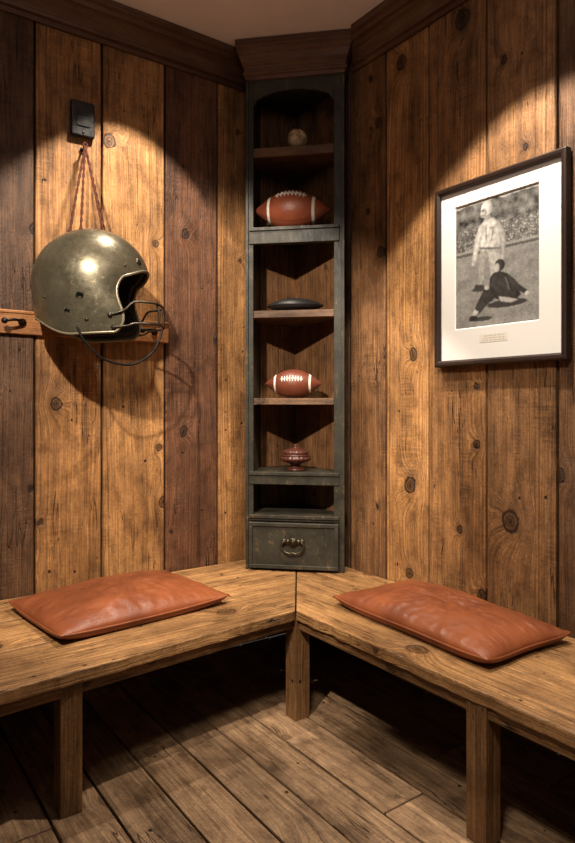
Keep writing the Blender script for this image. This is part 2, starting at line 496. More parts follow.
mb = MB(); mb.prism([(-.606, -2.58), (-.578, -2.58), (-.578, -.84), (-.606, -.84)], zt-th-.038, zt-th-.004, BL_, (0, 1))
loc_make(mb, b2, 'apron', M_bench, bevel=.003)
def leg(root, x0, x1, y0, y1):
    mb = MB(); mb.box(x0, x1, y0, y1, 0.0, zt-th-.001, tn(BL_, .1)); loc_make(mb, root, 'leg', M_bench, bevel=.003)
leg(b1, -1.558, -1.49, -.900, -.832)
leg(b1, -2.32, -2.252, -.965, -.897)
leg(b1, -2.32, -2.257, -.09, -.03)
leg(b1, -.617, -.545, -.832, -.762)
leg(b2, -.614, -.545, -1.74, -1.67)
leg(b2, -.614, -.545, -2.57, -2.50)
leg(b2, -.09, -.03, -2.57, -2.505)

# ------------------------------------------------------------ cushions
def cushion(loc, rz, a, b, H, seed, label, tilt=0):
    nx, ny = 140, 96
    mb = MB()
    def outline(s, t):
        rc = 1-.03*(abs(s*t))**5
        return (rc*a*s*(1-.05*(1-t*t)+.01*math.sin(3*t+seed)), rc*b*t*(1-.06*(1-s*s)+.012*math.sin(4*s+seed)))
    def h(s, t):
        base = (max(0, 1-abs(s)**3.0)*max(0, 1-abs(t)**2.8))**.53
        r = math.hypot(s*1.25, t)
        th_ = math.atan2(t, s*1.25)
        f = H*base*(.86+.15*math.cos(min(r, 1)*1.6))
        f -= H*.12*math.exp(-(r/.20)**2)
        for q, (fr_, am) in enumerate(((1.8, .08), (3.6, .06))):
            w_ = noise.noise(Vector((math.cos(th_+.7*r)*fr_, math.sin(th_+.7*r)*fr_, seed+q*3)))
            f -= H*am*max(0, 1-abs(w_)*3.5)*math.exp(-((r-.30)/.38)**2)*base
        dd = (s*.5-t*.75)+.10*math.sin(s*4+seed)
        f -= H*.06*math.exp(-(dd/.04)**2)*base*(.25+.75*math.exp(-(r/.5)**2))
        f += H*.15*noise.noise(Vector((s*1.9, t*1.9, seed+5)))*base
        f += H*.09*(.5-abs(noise.noise(Vector((s*4.5, t*4.5, seed+9)))))*base
        f += H*.035*noise.noise(Vector((s*14, t*11, seed+2)))*base
        em = max(abs(s), abs(t))
        ang = s if abs(t) > abs(s) else t
        f += H*.12*noise.noise(Vector((ang*13, seed, 0)))*math.exp(-((em-.88)/.09)**2)*base
        return f
    idx = {}
    for side in (1, -1):
        for i in range(nx+1):
            for j in range(ny+1):
                s_, t_ = -1+2*i/nx, -1+2*j/ny
                s_ = math.sin(s_*math.pi/2)*.5+s_*.5; t_ = math.sin(t_*math.pi/2)*.5+t_*.5
                edge = i in (0, nx) or j in (0, ny)
                if side == -1 and edge: idx[(side, i, j)] = idx[(1, i, j)]; continue
                xx, yy = outline(s_, t_)
                lift = .012*(abs(s_*t_))**3
                if side == 1: z = .026+lift+h(s_, t_)
                else: z = max(.001, .026+lift-.6*H*(max(0, 1-s_**4)*max(0, 1-t_**4))**.4)
                idx[(side, i, j)] = len(mb.v); mb.v.append(Vector((xx, yy, z)))
        for i in range(nx):
            for j in range(ny):
                q = [idx[(side, i, j)], idx[(side, i+1, j)], idx[(side, i+1, j+1)], idx[(side, i, j+1)]]
                mb.face(q)
    root = mb.make('cushion', M_cush, label=label, cat='cushion', smooth=True, loc=loc, rz=rz)
    root.rotation_euler[1] = tilt
    mp = MB(); pts = []
    n = 20
    for k in range(n): s_ = -1+2*k/n; pts.append((*outline(s_, -1), .026+.012*abs(s_)**3))
    for k in range(n): t_ = -1+2*k/n; pts.append((*outline(1, t_), .026+.012*abs(t_)**3))
    for k in range(n): s_ = 1-2*k/n; pts.append((*outline(s_, 1), .026+.012*abs(s_)**3))
    for k in range(n): t_ = 1-2*k/n; pts.append((*outline(-1, t_), .026+.012*abs(t_)**3))
    mp.tube(pts, .0040, 8, True, 2)
    mp.make('piping', M_cush, parent=root, smooth=True)
    return root
cushion((-1.175, -.405, zt+.001), rad(6), .364, .264, .080, 1.3, 'rust brown leather cushion, creased, on bench under helmet')
cushion((-.268, -1.280, zt+.001), rad(-92.5), .394, .217, .080, 4.1, 'rust brown leather cushion, tufted centre, on bench under framed photograph')

# ------------------------------------------------------------ corner cabinet
CB = empty('corner_cabinet', (-.267, -.347, zt+.001), rad(-45), label='tall narrow corner shelf cabinet in worn dark grey paint with drawer', cat='cabinet')
hw = .24
cx, cy = -.0566, .428
yR = cy-(hw-cx)-.004; yL = cy-(hw+cx)-.004
SL, SR = .032, .046
def zz(Zw): return Zw-zt
TOP = zz(2.88)
mb = MB()
s2 = math.sqrt(.5)
def backboards(p, q, inn):
    p, q = Vector(p), Vector(q); d = (q-p); L = d.length; d.normalize(); n = 2
    for i in range(n):
        o = p+d*(L*i/n+.001)
        mb.board((o.x, o.y, .0), Z, (d.x, d.y, 0), inn, TOP, L/n-.002, .012, tn(lin(132, 93, 60), .15))
backboards((-hw+.012, yL), (cx, cy-.012), (s2, -s2, 0))
backboards((cx, cy-.012), (hw-.012, yR), (-s2, -s2, 0))
mb.make('back_panel', M_shelfwood, parent=CB, bevel=.001, label='brown plank back panels')
mb = MB()
mb.box(-hw, -hw+.016, .02, yL, 0, TOP)
mb.box(hw-.016, hw, .02, yR, 0, TOP)
mb.box(-hw, -hw+SL, 0, .02, 0, TOP)
mb.box(hw-SR, hw, 0, .02, 0, TOP)
n = 20; x0, x1 = -hw+SL, hw-SR
k = len(mb.v)
for i in range(n+1):
    t = i/n; xx = x0+(x1-x0)*t
    zb = zz(2.755)+.070*math.sqrt(max(0, 1-(2*t-1)**2))
    for yy in (.001, .02):
        mb.v.append(Vector((xx, yy, zb))); mb.v.append(Vector((xx, yy, TOP)))
for i in range(n):
    a = k+i*4; b = a+4
    mb.face([a, b, b+1, a+1]); mb.face([a+2, a+3, b+3, b+2]); mb.face([a, a+2, b+2, b]); mb.face([a+1, b+1, b+3, a+3])
mb.face([k, k+1, k+3, k+2]); e = k+n*4; mb.face([e, e+2, e+3, e+1])
pent = lambda m: [(-hw+m, .02), (hw-m, .02), (hw-m, yR), (cx, cy-.02), (-hw+m, yL)]
mb.prism(pent(.018), TOP-.02, TOP-.002)
mb.box(-hw-.006, -hw+.008, -.008, .012, 0, TOP)
mb.box(hw-.010, hw+.006, -.008, .012, 0, TOP)
mb.make('cabinet_body', M_paint, parent=CB, bevel=.002)
mb = MB()
pr = [(0, zz(2.884)), (.006, zz(2.884)), (.008, zz(2.900)), (.018, zz(2.903)), (.018, zz(2.915)), (.012, zz(2.920)), (.013, zz(2.945)), (.022, zz(2.952)), (.022, zz(2.964)), (.030, zz(2.980)), (.036, zz(2.990)), (.036, zz(3.002)), (.044, zz(3.008)), (.044, zz(3.030)), (.050, zz(3.036)), (.050, zz(3.066)), (0, zz(3.066))]
mb.sweep([(-hw, yL-.06), (-hw, 0), (hw, 0), (hw, yR-.06)], pr, None, tc, side=1)
mb.prism([(-hw+.002, .002), (hw-.002, .002), (hw-.002, yR-.005), (cx, cy-.02), (-hw+.002, yL-.005)], TOP+.001, zz(3.064), tc)
bmo = mb.make('cornice', M_trim, parent=CB, label='dark stepped crown cornice')
def shelf(Zt, t, prot, mat, tone, lip=False):
    mb = MB()
    y0 = -prot
    if lip:
        mb.box(-hw+.012, hw-.02, y0, .03, zz(Zt)-t, zz(Zt)-.018, tone, 'x')
        mb.prism([(-hw+.012, y0-.008), (hw-.02, y0-.008), (hw-.018, .02), (hw-.018, yR-.018), (cx, cy-.034), (-hw+.018, yL-.018), (-hw+.018, .02)], zz(Zt)-.017, zz(Zt), tone, (1, 0))
    else:
        w0 = SL+.0005; w1 = SR+.0005
        mb.prism([(-hw+w0, y0+.003), (hw-w1, y0+.003), (hw-w1, .021), (hw-.018, .021), (hw-.018, yR-.018), (cx, cy-.034), (-hw+.018, yL-.018), (-hw+.018, .021), (-hw+w0, .021)], zz(Zt)-t, zz(Zt), tone, (1, 0))
    return mb.make('shelf', mat, parent=CB, bevel=.002)
sw = lin(110, 80, 54)
shelf(2.545, .045, 0, M_shelfwood, sw)
shelf(2.145, .080, .012, M_paint, (1, 1, 1), True)
shelf(1.735, .035, 0, M_shelfwood, sw)
shelf(1.300, .032, 0, M_shelfwood, sw)
shelf(.935, .062, .006, M_paint, (1, 1, 1), True)
shelf(.722, .030, .006, M_paint, (1, 1, 1), True)
dr = MB()
dz0, dz1 = .012, zz(.688)
dr.box(-hw+.014, hw-.022, -.022, -.009, dz0, dz1)
fr = .02
dr.box(-hw+.014, hw-.022, -.030, -.0215, dz1-fr, dz1, grain='x')
dr.box(-hw+.014, hw-.022, -.030, -.0215, dz0, dz0+fr, grain='x')
dr.box(-hw+.014, -hw+.014+fr, -.030, -.0215, dz0+fr, dz1-fr)
dr.box(hw-.022-fr, hw-.022, -.030, -.0215, dz0+fr, dz1-fr)
dr.box(-hw+.05, hw-.06, .021, .1, .02, dz1-.01)
DR = dr.make('drawer', M_paint, parent=CB, bevel=.003)
hz = (dz0+dz1)/2+.01
hb = MB()
for sx in (-.045, .045):
    hb.lathe([(.001, -.028), (.012, -.028), (.013, -.024), (.008, -.022), (.006, -.040), (.009, -.043), (.001, -.045)], 20, 'y', (sx-.004, 0, hz+.012))
hb.lathe([(.001, -.0285), (.024, -.0285), (.021, -.025), (.001, -.022)], 28, 'y', (-.004, 0, hz+.008))
hb.lathe([(.001, -.034), (.008, -.034), (.012, -.029), (.001, -.028)], 20, 'y', (-.004, 0, hz+.010))
for sx in (-1, 1):
    hb.lathe([(.001, -.0275), (.014, -.0275), (.012, -.024), (.001, -.022)], 20, 'y', (sx*.026-.004, 0, hz+.010))
hb.tube([(-.049, -.042, hz+.012), (-.060, -.043, hz-.005), (-.047, -.045, hz-.030), (-.02, -.046, hz-.042), (-.004, -.046, hz-.038), (.012, -.046, hz-.042), (.039, -.045, hz-.030), (.052, -.043, hz-.005), (.041, -.042, hz+.012)], .005, 8)
hb.make('handle', M_dkbrass, parent=DR, smooth=True, label='blackened brass bail handle')

def cabpt(lx, ly, Zw):
    p = Matrix.Rotation(rad(-45), 3, 'Z') @ Vector((lx, ly, 0))
    return (CB.location.x+p.x, CB.location.y+p.y, Zw)

# ------------------------------------------------------------ footballs
def football(name, lx, ly, Zs, L, r, label, laceang, mat, s0=.57, sw_=.07):
    mb = MB(); n = 72; prof = []; PW = .90
    for i in range(n+1):
        t = -1+2*i/n
        t = math.sin(t*math.pi/2)
        rr = r*max(0.0, math.cos(t*math.pi/2))**PW if abs(t) < .999 else .0008
        prof.append((max(rr, .0008), t*L/2))
    def mi(i):
        t = abs(math.sin((-1+2*(i+.5)/n)*math.pi/2))
        return 1 if s0 < t < s0+sw_ else 0
    def fl(i, a):
        g = 0
        for q in range(4):
            dd = (a-(laceang+q*math.pi/2)+math.pi) % (2*math.pi)-math.pi
            g -= .018*math.exp(-(dd/.035)**2)
        return g
    mb.lathe(prof, 96, 'x', flute=fl, mi=mi)
    ob = mb.make(name, [mat, M_white], label=label, cat='football', smooth=True, loc=cabpt(lx, ly, Zs+r+.001), rz=rad(-45))
    def P(t, a, e=0):
        rr = r*max(0, math.cos(t*math.pi/2))**PW+e
        return Vector((t*L/2, rr*math.cos(a), rr*math.sin(a)))
    lm = MB()
    for s in (-1, 1):
        lm.tube([P(t/10, laceang+s*.045, .001) for t in range(-4, 5)], r*.020, 6, sub=2)
    for q in range(-3, 5):
        t = (q-.5)*.095
        lm.tube([P(t, laceang+s*.20/4*1, .0006+.001*(1-abs(s)/4)) for s in range(-4, 5)], r*.036, 6, sub=2)
    lm.make('laces', M_white, parent=ob, smooth=True, label='white laces')
    return ob
f1 = football('football', -.022, .070, 2.145, .392, .100, 'large brown leather football with white stripes on shelf', rad(138), M_ball2, .54, .085)
f2 = football('football', -.018, .075, 1.300, .290, .073, 'small brown leather football with white laces on shelf', rad(160), M_ball, .57, .065)
f1.rotation_euler[1] = rad(2)

mb = MB(); n = 40; prof2 = []
for i in range(n+1):
    t = math.sin((-1+2*i/n)*math.pi/2)
    prof2.append((max(.0008, math.cos(t*math.pi/2)**.6 if abs(t) < .999 else .0008), t))
mb.lathe(prof2, 64, 'x')
for v in mb.v:
    v.x *= .142; v.y *= .085; v.z = v.z*.040*(.75 if v.z < 0 else 1)
fb = mb.make('deflated_ball', M_blk, label='flattened black leather ball on shelf', cat='ball', smooth=True, loc=cabpt(-.01, .085, 1.735+.031), rz=rad(-45))
mp = MB(); pts = []
for a in range(60):
    t = math.cos(2*math.pi*a/60); yy = .0865*max(0, math.cos(t*math.pi/2))**.6
    pts.append((.142*t, yy*(1 if a < 30 else -1), .001))
mp.tube(pts, .0028, 6, True, 1)
mp.make('seam', M_blk, parent=fb, smooth=True)

mb = MB(); rb = .05
prof_b = [(max(.0006, rb*math.sin(math.pi*i/24)), -rb*math.cos(math.pi*i/24)) for i in range(25)]
mb.lathe(prof_b, 40)
bb = mb.make('baseball', M_base, label='worn off-white leather baseball on top shelf', cat='ball', smooth=True, loc=cabpt(.005, .052, 2.546+rb), rz=rad(-20))
mp = MB(); pts = []
for i in range(64):
    t = 2*math.pi*i/64
    a_, b_ = .75, .25
    v = Vector((a_*math.cos(t)+b_*math.cos(3*t), a_*math.sin(t)-b_*math.sin(3*t), 2*math.sqrt(a_*b_)*math.sin(2*t)))
    v.normalize(); pts.append(v*(rb+.0003))
mp.tube(pts, .0016, 6, True, 2)
mp.make('stitching', simple('dull_red_thread', lin(96, 44, 30), .7), parent=bb, smooth=True)

def urnfl(i, a):
    return .055*abs(math.sin(a*10)) if i in (8, 9, 10, 11, 12, 17, 18, 19, 20) else 0
up = [(.001, 0), (.046, 0), (.050, .006), (.044, .014), (.030, .022), (.024, .032), (.030, .038), (.044, .044), (.062, .050), (.073, .058), (.076, .066), (.073, .074), (.066, .078),
      (.070, .080), (.072, .084), (.068, .088), (.060, .091), (.066, .096), (.062, .106), (.048, .116), (.030, .122), (.016, .125), (.010, .130), (.014, .136), (.012, .143), (.001, .146)]
mb = MB(); mb.lathe([(r_*.98, h_*.92) for r_, h_ in up], 80, flute=urnfl)
mb.make('carved_urn', M_urn, label='small ribbed reddish wooden lidded urn on shelf', cat='ornament', smooth=True, loc=cabpt(-.008, .085, .936))

# ------------------------------------------------------------ peg rail, hooks, wall box
mb = MB(); mb.box(-2.6, -.79, -.024, -.0005, 1.568, 1.668, lin(168, 114, 68), 'x')
mb.box(-2.6, -.79, -.030, -.024, 1.655, 1.668, lin(168, 114, 68), 'x')
rail = mb.make('peg_rail', M_rail, bevel=.003, label='orange-brown wooden peg rail mounted on plank wall', cat='wall rail')
def hook(x):
    mb = MB(); z0 = 1.618; y0 = -.0245
    mb.lathe([(.001, y0), (.017, y0), (.016, y0-.005), (.008, y0-.009), (.006, y0-.02), (.001, y0-.022)], 24, 'y', (x, 0, z0))
    mb.tube([(x, y0-.008, z0), (x-.01, y0-.03, z0+.002), (x-.04, y0-.045, z0+.004), (x-.075, y0-.05, z0-.002)], .0062, 10)
    mb.lathe([(.0008, -.014), (.008, -.011), (.0125, -.004), (.013, .002), (.010, .009), (.0008, .013)], 20, 'x', (x-.08, y0-.05, z0-.003))
    mb.make('hook', M_iron, parent=rail, smooth=True, label='slim black iron hook with ball end')
for x in (-1.465, -.865, -2.0, -2.45): hook(x)

bx = -1.204
mb = MB(); mb.box(bx-.054, bx+.054, -.022, -.0005, 2.473, 2.632)
wb = mb.make('wall_bracket_box', M_blackplastic, bevel=.008, bseg=3, label='small black rounded wall box above helmet cord', cat='wall box')
mb = MB(); mb.box(bx-.030, bx+.030, -.026, -.0215, 2.518, 2.602)
mb.box(bx-.024, bx+.024, -.028, -.0255, 2.566, 2.596)
mb.make('cover', M_blackplastic, parent=wb, bevel=.002)
mb = MB(); mb.lathe([(.001, -.025), (.005, -.025), (.006, -.0215), (.001, -.021)], 16, 'y', (bx, 0, 2.492))
mb.make('screw', M_brass, parent=wb, smooth=True)
mb = MB(); mb.tube([(bx, -.001, 2.42), (bx, -.03, 2.415), (bx, -.045, 2.42), (bx, -.05, 2.432)], .0045, 8)
mb.lathe([(.001, -.004), (.010, -.004), (.008, -.001), (.001, -.0005)], 16, 'y', (bx, 0, 2.42))
mb.make('nail_hook', M_iron, smooth=True, label='small iron nail hook holding leather cord', cat='hook')

# ------------------------------------------------------------ helmet
HC = Vector((-1.237, -.240, 1.770))
HR = rad(-34)
HLm, HW, HH = .238, .197, .229
def ss(a, b, x):
    t = max(0, min(1, (x-a)/(b-a))); return t*t*(3-2*t)
def adeg(a): return abs((math.degrees(a)+180) % 360-180)
def pm(a):
    d = adeg(a)
    v = 80+12*ss(0, 60, d)**1.3
    v += 50*ss(46, 78, d)
    v -= 20*ss(104, 165, d)
    return rad(v)
def HP(p, a, e=0.0):
    if p <= math.pi/2: h, z = math.sin(p), math.cos(p)
    else:
        q = (p-math.pi/2)/rad(50); h = 1-.12*q*q; z = -.94*q
    bk = 1.03 if math.cos(a) < 0 else 1
    f = ss(96, 136, math.degrees(p))*math.exp(-((adeg(a)-70)/27)**2)
    return Vector(((HLm+e)*h*math.cos(a)*bk+.080*f, (HW+e)*h*math.sin(a)*(1-.03*f), (HH+e)*z))
def shell(e, pmo=0, nA=300, nP=48):
    mb = MB()
    mb.v.append(HP(0, 0, e))
    for i in range(1, nP+1):
        for j in range(nA):
            a = 2*math.pi*j/nA
            mb.v.append(HP((pm(a)+pmo)*i/nP, a, e))
    for j in range(nA):
        mb.face([0, 1+j, 1+(j+1) % nA])
    for i in range(nP-1):
        for j in range(nA):
            j2 = (j+1) % nA
            mb.face([1+i*nA+j, 1+(i+1)*nA+j, 1+(i+1)*nA+j2, 1+i*nA+j2])
    return mb
HE = empty('football_helmet', HC, HR, label='vintage pewter-coloured football helmet with wire face mask hanging from cord', cat='helmet')
HE.rotation_euler[1] = rad(-3)
ob = shell(0).make('helmet_shell', M_helm, parent=HE, smooth=True)
md = ob.modifiers.new('solid', 'SOLIDIFY'); md.thickness = .009; md.offset = -1
ob = shell(-.013, -rad(3)).make('padding', M_liner, parent=HE, smooth=True, label='dark inner padding')
md = ob.modifiers.new('solid', 'SOLIDIFY'); md.thickness = .02; md.offset = -1
mb = MB()
mb.tube([HP(pm(2*math.pi*j/200), 2*math.pi*j/200, -.003) for j in range(200)], .0060, 8, True, 1)
mb.make('rim_trim', simple('worn_rim_metal', lin(132, 123, 102), .38, .5, 50, .25, .2), parent=HE, smooth=True, label='pale worn rim edge')
def rivet(p, a, r, hgt=.004):
    mb = MB()
    c = HP(p, a); nrm = (HP(p, a, .01)-c).normalized()
    q = nrm.to_track_quat('Z', 'Y')
    mb.lathe([(.0006, hgt), (r*.6, hgt*.9), (r, hgt*.3), (r, -.004), (.0006, -.004)], 20)
    for i in range(len(mb.v)): mb.v[i] = q @ mb.v[i]+c
    mb.make('rivet', M_brass, parent=HE, smooth=True)
for s in (-1, 1):
    rivet(rad(72), s*rad(22), .015, .006); rivet(rad(79), s*rad(44), .006)
    rivet(rad(130), s*rad(94), .008); rivet(rad(106), s*rad(128), .006)
for s in (-1, 1):
    for pp, aa, rr_ in ((108, 92, 1.0), (121, 106, .75)):
        mb = MB()
        c = HP(rad(pp), s*rad(aa)); nrm = (HP(rad(pp), s*rad(aa), .01)-c).normalized(); q = nrm.to_track_quat('Z', 'Y')
        mb.lathe([(.0006, .001), (.009*rr_, .001), (.012*rr_, .003), (.015*rr_, .002), (.015*rr_, -.006), (.0006, -.006)], 28)
        for i in range(len(mb.v)): mb.v[i] = q @ mb.v[i]+c
        mb.make('ear_hole', M_iron, parent=HE, smooth=True)
mb = MB()
A1 = HP(rad(126), rad(78), .002); A2 = HP(rad(137), rad(78), .002)
def U(A, z1, xf, w, r=.0046):
    y0 = A.y
    mb.tube([(A.x, y0, A.z), (A.x+.055, y0*.97, (A.z*2+z1)/3), (xf-.085, w*1.10, z1), (xf-.030, w*.82, z1), (xf-.006, w*.42, z1), (xf, 0, z1), (xf-.006, -w*.42, z1), (xf-.030, -w*.82, z1), (xf-.085, -w*1.10, z1), (A.x+.055, -y0*.97, (A.z*2+z1)/3), (A.x, -y0, A.z)], r, 8)
U(A1, -.105, .284, .128)
U(A2, -.190, .286, .132)
for y_ in (-.055, .055):
    mb.tube([(.274, y_, -.105), (.281, y_, -.147), (.276, y_, -.190)], .0044, 8)
for s in (-1, 1):
    for A in (A1, A2):
        mb.lathe([(.001, -.007), (.009, -.005), (.009, .005), (.001, .007)], 14, 'y', (A.x, s*A.y, A.z))
mb.make('face_mask', simple('dark_wire_metal', lin(60, 54, 46), .38, .75, 60, .3, .2), parent=HE, smooth=True, label='dark metal wire face mask')
mb = MB()
mb.tube([(-.02, -.182, -.195), (.005, -.174, -.255), (.065, -.13, -.325), (.15, -.04, -.345), (.225, .015, -.300), (.26, .045, -.235), (.272, .055, -.192)], .0050, 8)
mb.make('chin_strap', M_iron, parent=HE, smooth=True, label='dark hanging chin strap cord')

mb = MB()
top = Vector((bx, -.046, 2.425))
ends = [Vector((-1.327, -.230, 1.983)), Vector((-1.292, -.262, 1.990)), Vector((-1.197, -.258, 1.997)), Vector((-1.172, -.218, 1.989))]
for e_ in ends:
    path = []
    for i in range(41):
        t = i/40; path.append(top.lerp(e_, t))
    d = (e_-top).normalized(); a1 = d.orthogonal().normalized(); a2 = d.cross(a1)
    for ph in (0, math.pi):
        mb.tube([p+(a1*math.cos(ph+i*.9)+a2*math.sin(ph+i*.9))*.0030 for i, p in enumerate(path)], .0034, 6, False, 1)
mb.tube([top+Vector((0, .004, .012)), top+Vector((.009, 0, 0)), top+Vector((0, 0, -.02)), top+Vector((-.009, 0, 0))], .004, 6, True, 5)
for e_ in ends:
    k = len(mb.v); mb.lathe([(.001, -.010), (.006, -.008), (.008, 0), (.005, .008), (.001, .010)], 12)
    for i in range(k, len(mb.v)): mb.v[i] = mb.v[i]+e_
mb.make('hanging_cord', M_cord, smooth=True, label='twisted brown leather cord holding up helmet', cat='cord')

# ------------------------------------------------------------ framed photograph
FW, FH = .601, .748
PF = empty('picture_frame', (-.003, -1.3375, 1.427), rad(-90), label='dark wood framed black-and-white football photograph with white mat', cat='picture frame')
mb = MB()
w = .026
prof_pts = [(0, 0), (0, -.030), (.006, -.034), (.018, -.032), (w, -.022), (w, 0)]
cor = [(-FW/2, 0), (FW/2, 0), (FW/2, FH), (-FW/2, FH)]
sg = [(1, 1), (-1, 1), (-1, -1), (1, -1)]
m = len(prof_pts)
for c_, s_ in zip(cor, sg):
    for ins, yy in prof_pts: mb.v.append(Vector((c_[0]+s_[0]*ins, yy, c_[1]+s_[1]*ins)))
for i in range(4):
    i2 = (i+1) % 4
    for j in range(m):
        j2 = (j+1) % m
        mb.face([i*m+j, i*m+j2, i2*m+j2, i2*m+j])
mb.make('frame', M_frame, parent=PF, bevel=.0015)
ox0, ox1, oz0, oz1 = -.205, .185, .150, .660
ix0, ix1, iz0, iz1 = -FW/2+w-.002, FW/2-w+.002, w-.002, FH-w+.002
mb = MB()
outer = [(ix0, iz0), (ix1, iz0), (ix1, iz1), (ix0, iz1)]; inner = [(ox0, oz0), (ox1, oz0), (ox1, oz1), (ox0, oz1)]
bev = .004
for (P_, yy) in ((outer, -.015), (inner, -.015)):
    for p in P_: mb.v.append(Vector((p[0], yy, p[1])))
for p, s_ in zip(inner, sg): mb.v.append(Vector((p[0]+s_[0]*bev, -.0105, p[1]+s_[1]*bev)))
for i in range(4):
    j = (i+1) % 4
    mb.face([i, j, 4+j, 4+i]); mb.face([4+i, 4+j, 8+j, 8+i])
mb.make('mat_board', M_mat, parent=PF, recalc=False, label='cream white mat board')

def pt(x, y):
    top_ = 213-.287*(x-453); h_ = 115+.217*(x-453)
    return ((x-453)/87.0, (y-top_)/h_)
def sdist(px, py, P):
    """signed distance to polygon (aspect-corrected), negative inside"""
    c = False; j = len(P)-1; best = 1e9
    for i in range(len(P)):
        xi, yi = P[i]; xj, yj = P[j]
        if (yi > py) != (yj > py) and px < (xj-xi)*(py-yi)/(yj-yi)+xi: c = not c
        ex, ey = xj-xi, (yj-yi)*1.3; wx, wy = px-xi, (py-yi)*1.3
        q = max(0, min(1, (wx*ex+wy*ey)/(ex*ex+ey*ey+1e-12)))
        dd = (wx-ex*q)**2+(wy-ey*q)**2
        if dd < best: best = dd
        j = i
    return (-1 if c else 1)*math.sqrt(best)
polys = []
def poly(v, *pts, sh=0.0):
    P = [pt(*p) for p in pts]
    xs = [p[0] for p in P]; ys = [p[1] for p in P]
    polys.append((v, P, 'p', (min(xs)-.02, max(xs)+.02, min(ys)-.02, max(ys)+.02), sh))
def ell(v, x, y, rx, ry, sh=.35):
    c = pt(x, y); polys.append((v, (c[0], c[1], rx/87.0, ry/122.0), 'e', (c[0]-rx/60, c[0]+rx/60, c[1]-ry/85, c[1]+ry/85), sh))
ell(.05, 508, 303, 20, 3.5, 0); ell(.06, 482, 317, 12, 2.2, 0); ell(.07, 482, 289, 10, 2.5, 0)
# standing player bending forward over the other: legs, torso, arms, head
poly(.34, (481, 252), (490, 252), (489.5, 260), (487, 268), (485.5, 277), (484.5, 286), (479, 287), (478.5, 277), (479, 266), sh=.5)
poly(.46, (488, 252), (500, 252), (502, 259), (500.5, 267), (498, 274), (496.5, 281), (491, 281), (491.5, 272), (490, 262), sh=.5)
poly(.05, (476, 285), (484.5, 285), (484.5, 289), (473.5, 290))
poly(.55, (482.5, 228), (487, 223), (495, 222), (501.5, 227), (504, 235), (502.5, 245), (501, 254), (480.5, 254), (480, 245), (480, 236), sh=.8)
poly(.62, (480.5, 229), (485, 229), (485, 236), (481.5, 245), (479, 254), (476.5, 264), (472.5, 263), (474, 251), (476.5, 239), sh=.6)
poly(.42, (498, 226.5), (503.5, 230), (506.5, 238), (507, 247), (506, 257), (502.5, 257), (502, 246), (500, 238), sh=.6)
poly(.14, (481, 250), (500.8, 250), (500.8, 252), (481, 252))
poly(.25, (486.5, 231), (488, 231), (488, 244), (486.5, 244)); poly(.25, (490.5, 231), (496, 231), (496, 232.6), (490.5, 232.6)); poly(.25, (494.6, 231), (496, 231), (493, 244), (491.6, 244))
ell(.62, 488, 213.5, 6.3, 7.4, .6); ell(.42, 484.6, 218, 3.4, 4.4, .4); ell(.30, 488.6, 222, 3.6, 2.2, .2)
ell(.10, 483.8, 216, 1.5, .9, 0); ell(.14, 483.8, 220.4, 1.6, .6, 0)
ell(.50, 474, 265.5, 2.3, 2.7); ell(.42, 504.3, 259, 2.0, 2.4)
# player sitting low in dark clothes, leaning on one arm, leg stretched out
poly(.045, (491, 279), (495, 274), (500, 272.5), (507, 274), (512.5, 279), (517.5, 286), (521.5, 295), (517, 300.5), (505, 301), (496, 298), (490.5, 290), sh=.8)
poly(.05, (487, 287), (493, 287), (499, 293), (495, 299), (488, 304.5), (482.5, 310), (478, 314), (474, 311), (477, 304), (481, 296.5), sh=.8)
poly(.055, (509, 275), (515, 280), (521, 286.5), (528, 291.5), (525.5, 295), (517, 290.5), (510, 284), sh=.8)
poly(.62, (475, 308), (479.5, 310), (476.5, 315), (472.5, 313), sh=.3)
ell(.05, 501, 267, 5.2, 5.6, .4); ell(.50, 498.4, 269.4, 2.8, 4.0, .4); ell(.55, 527.5, 294, 2.4, 2.0); ell(.50, 488, 288, 2.6, 2.2)
poly(.03, (470, 314.5), (477.5, 313.5), (478.5, 318), (468.5, 319))
poly(.46, (500, 296.6), (510, 297.6), (519, 300), (512, 302.6), (502, 301), sh=.3)
poly(.15, (506, 278), (507.6, 278), (511, 290), (509.4, 290))
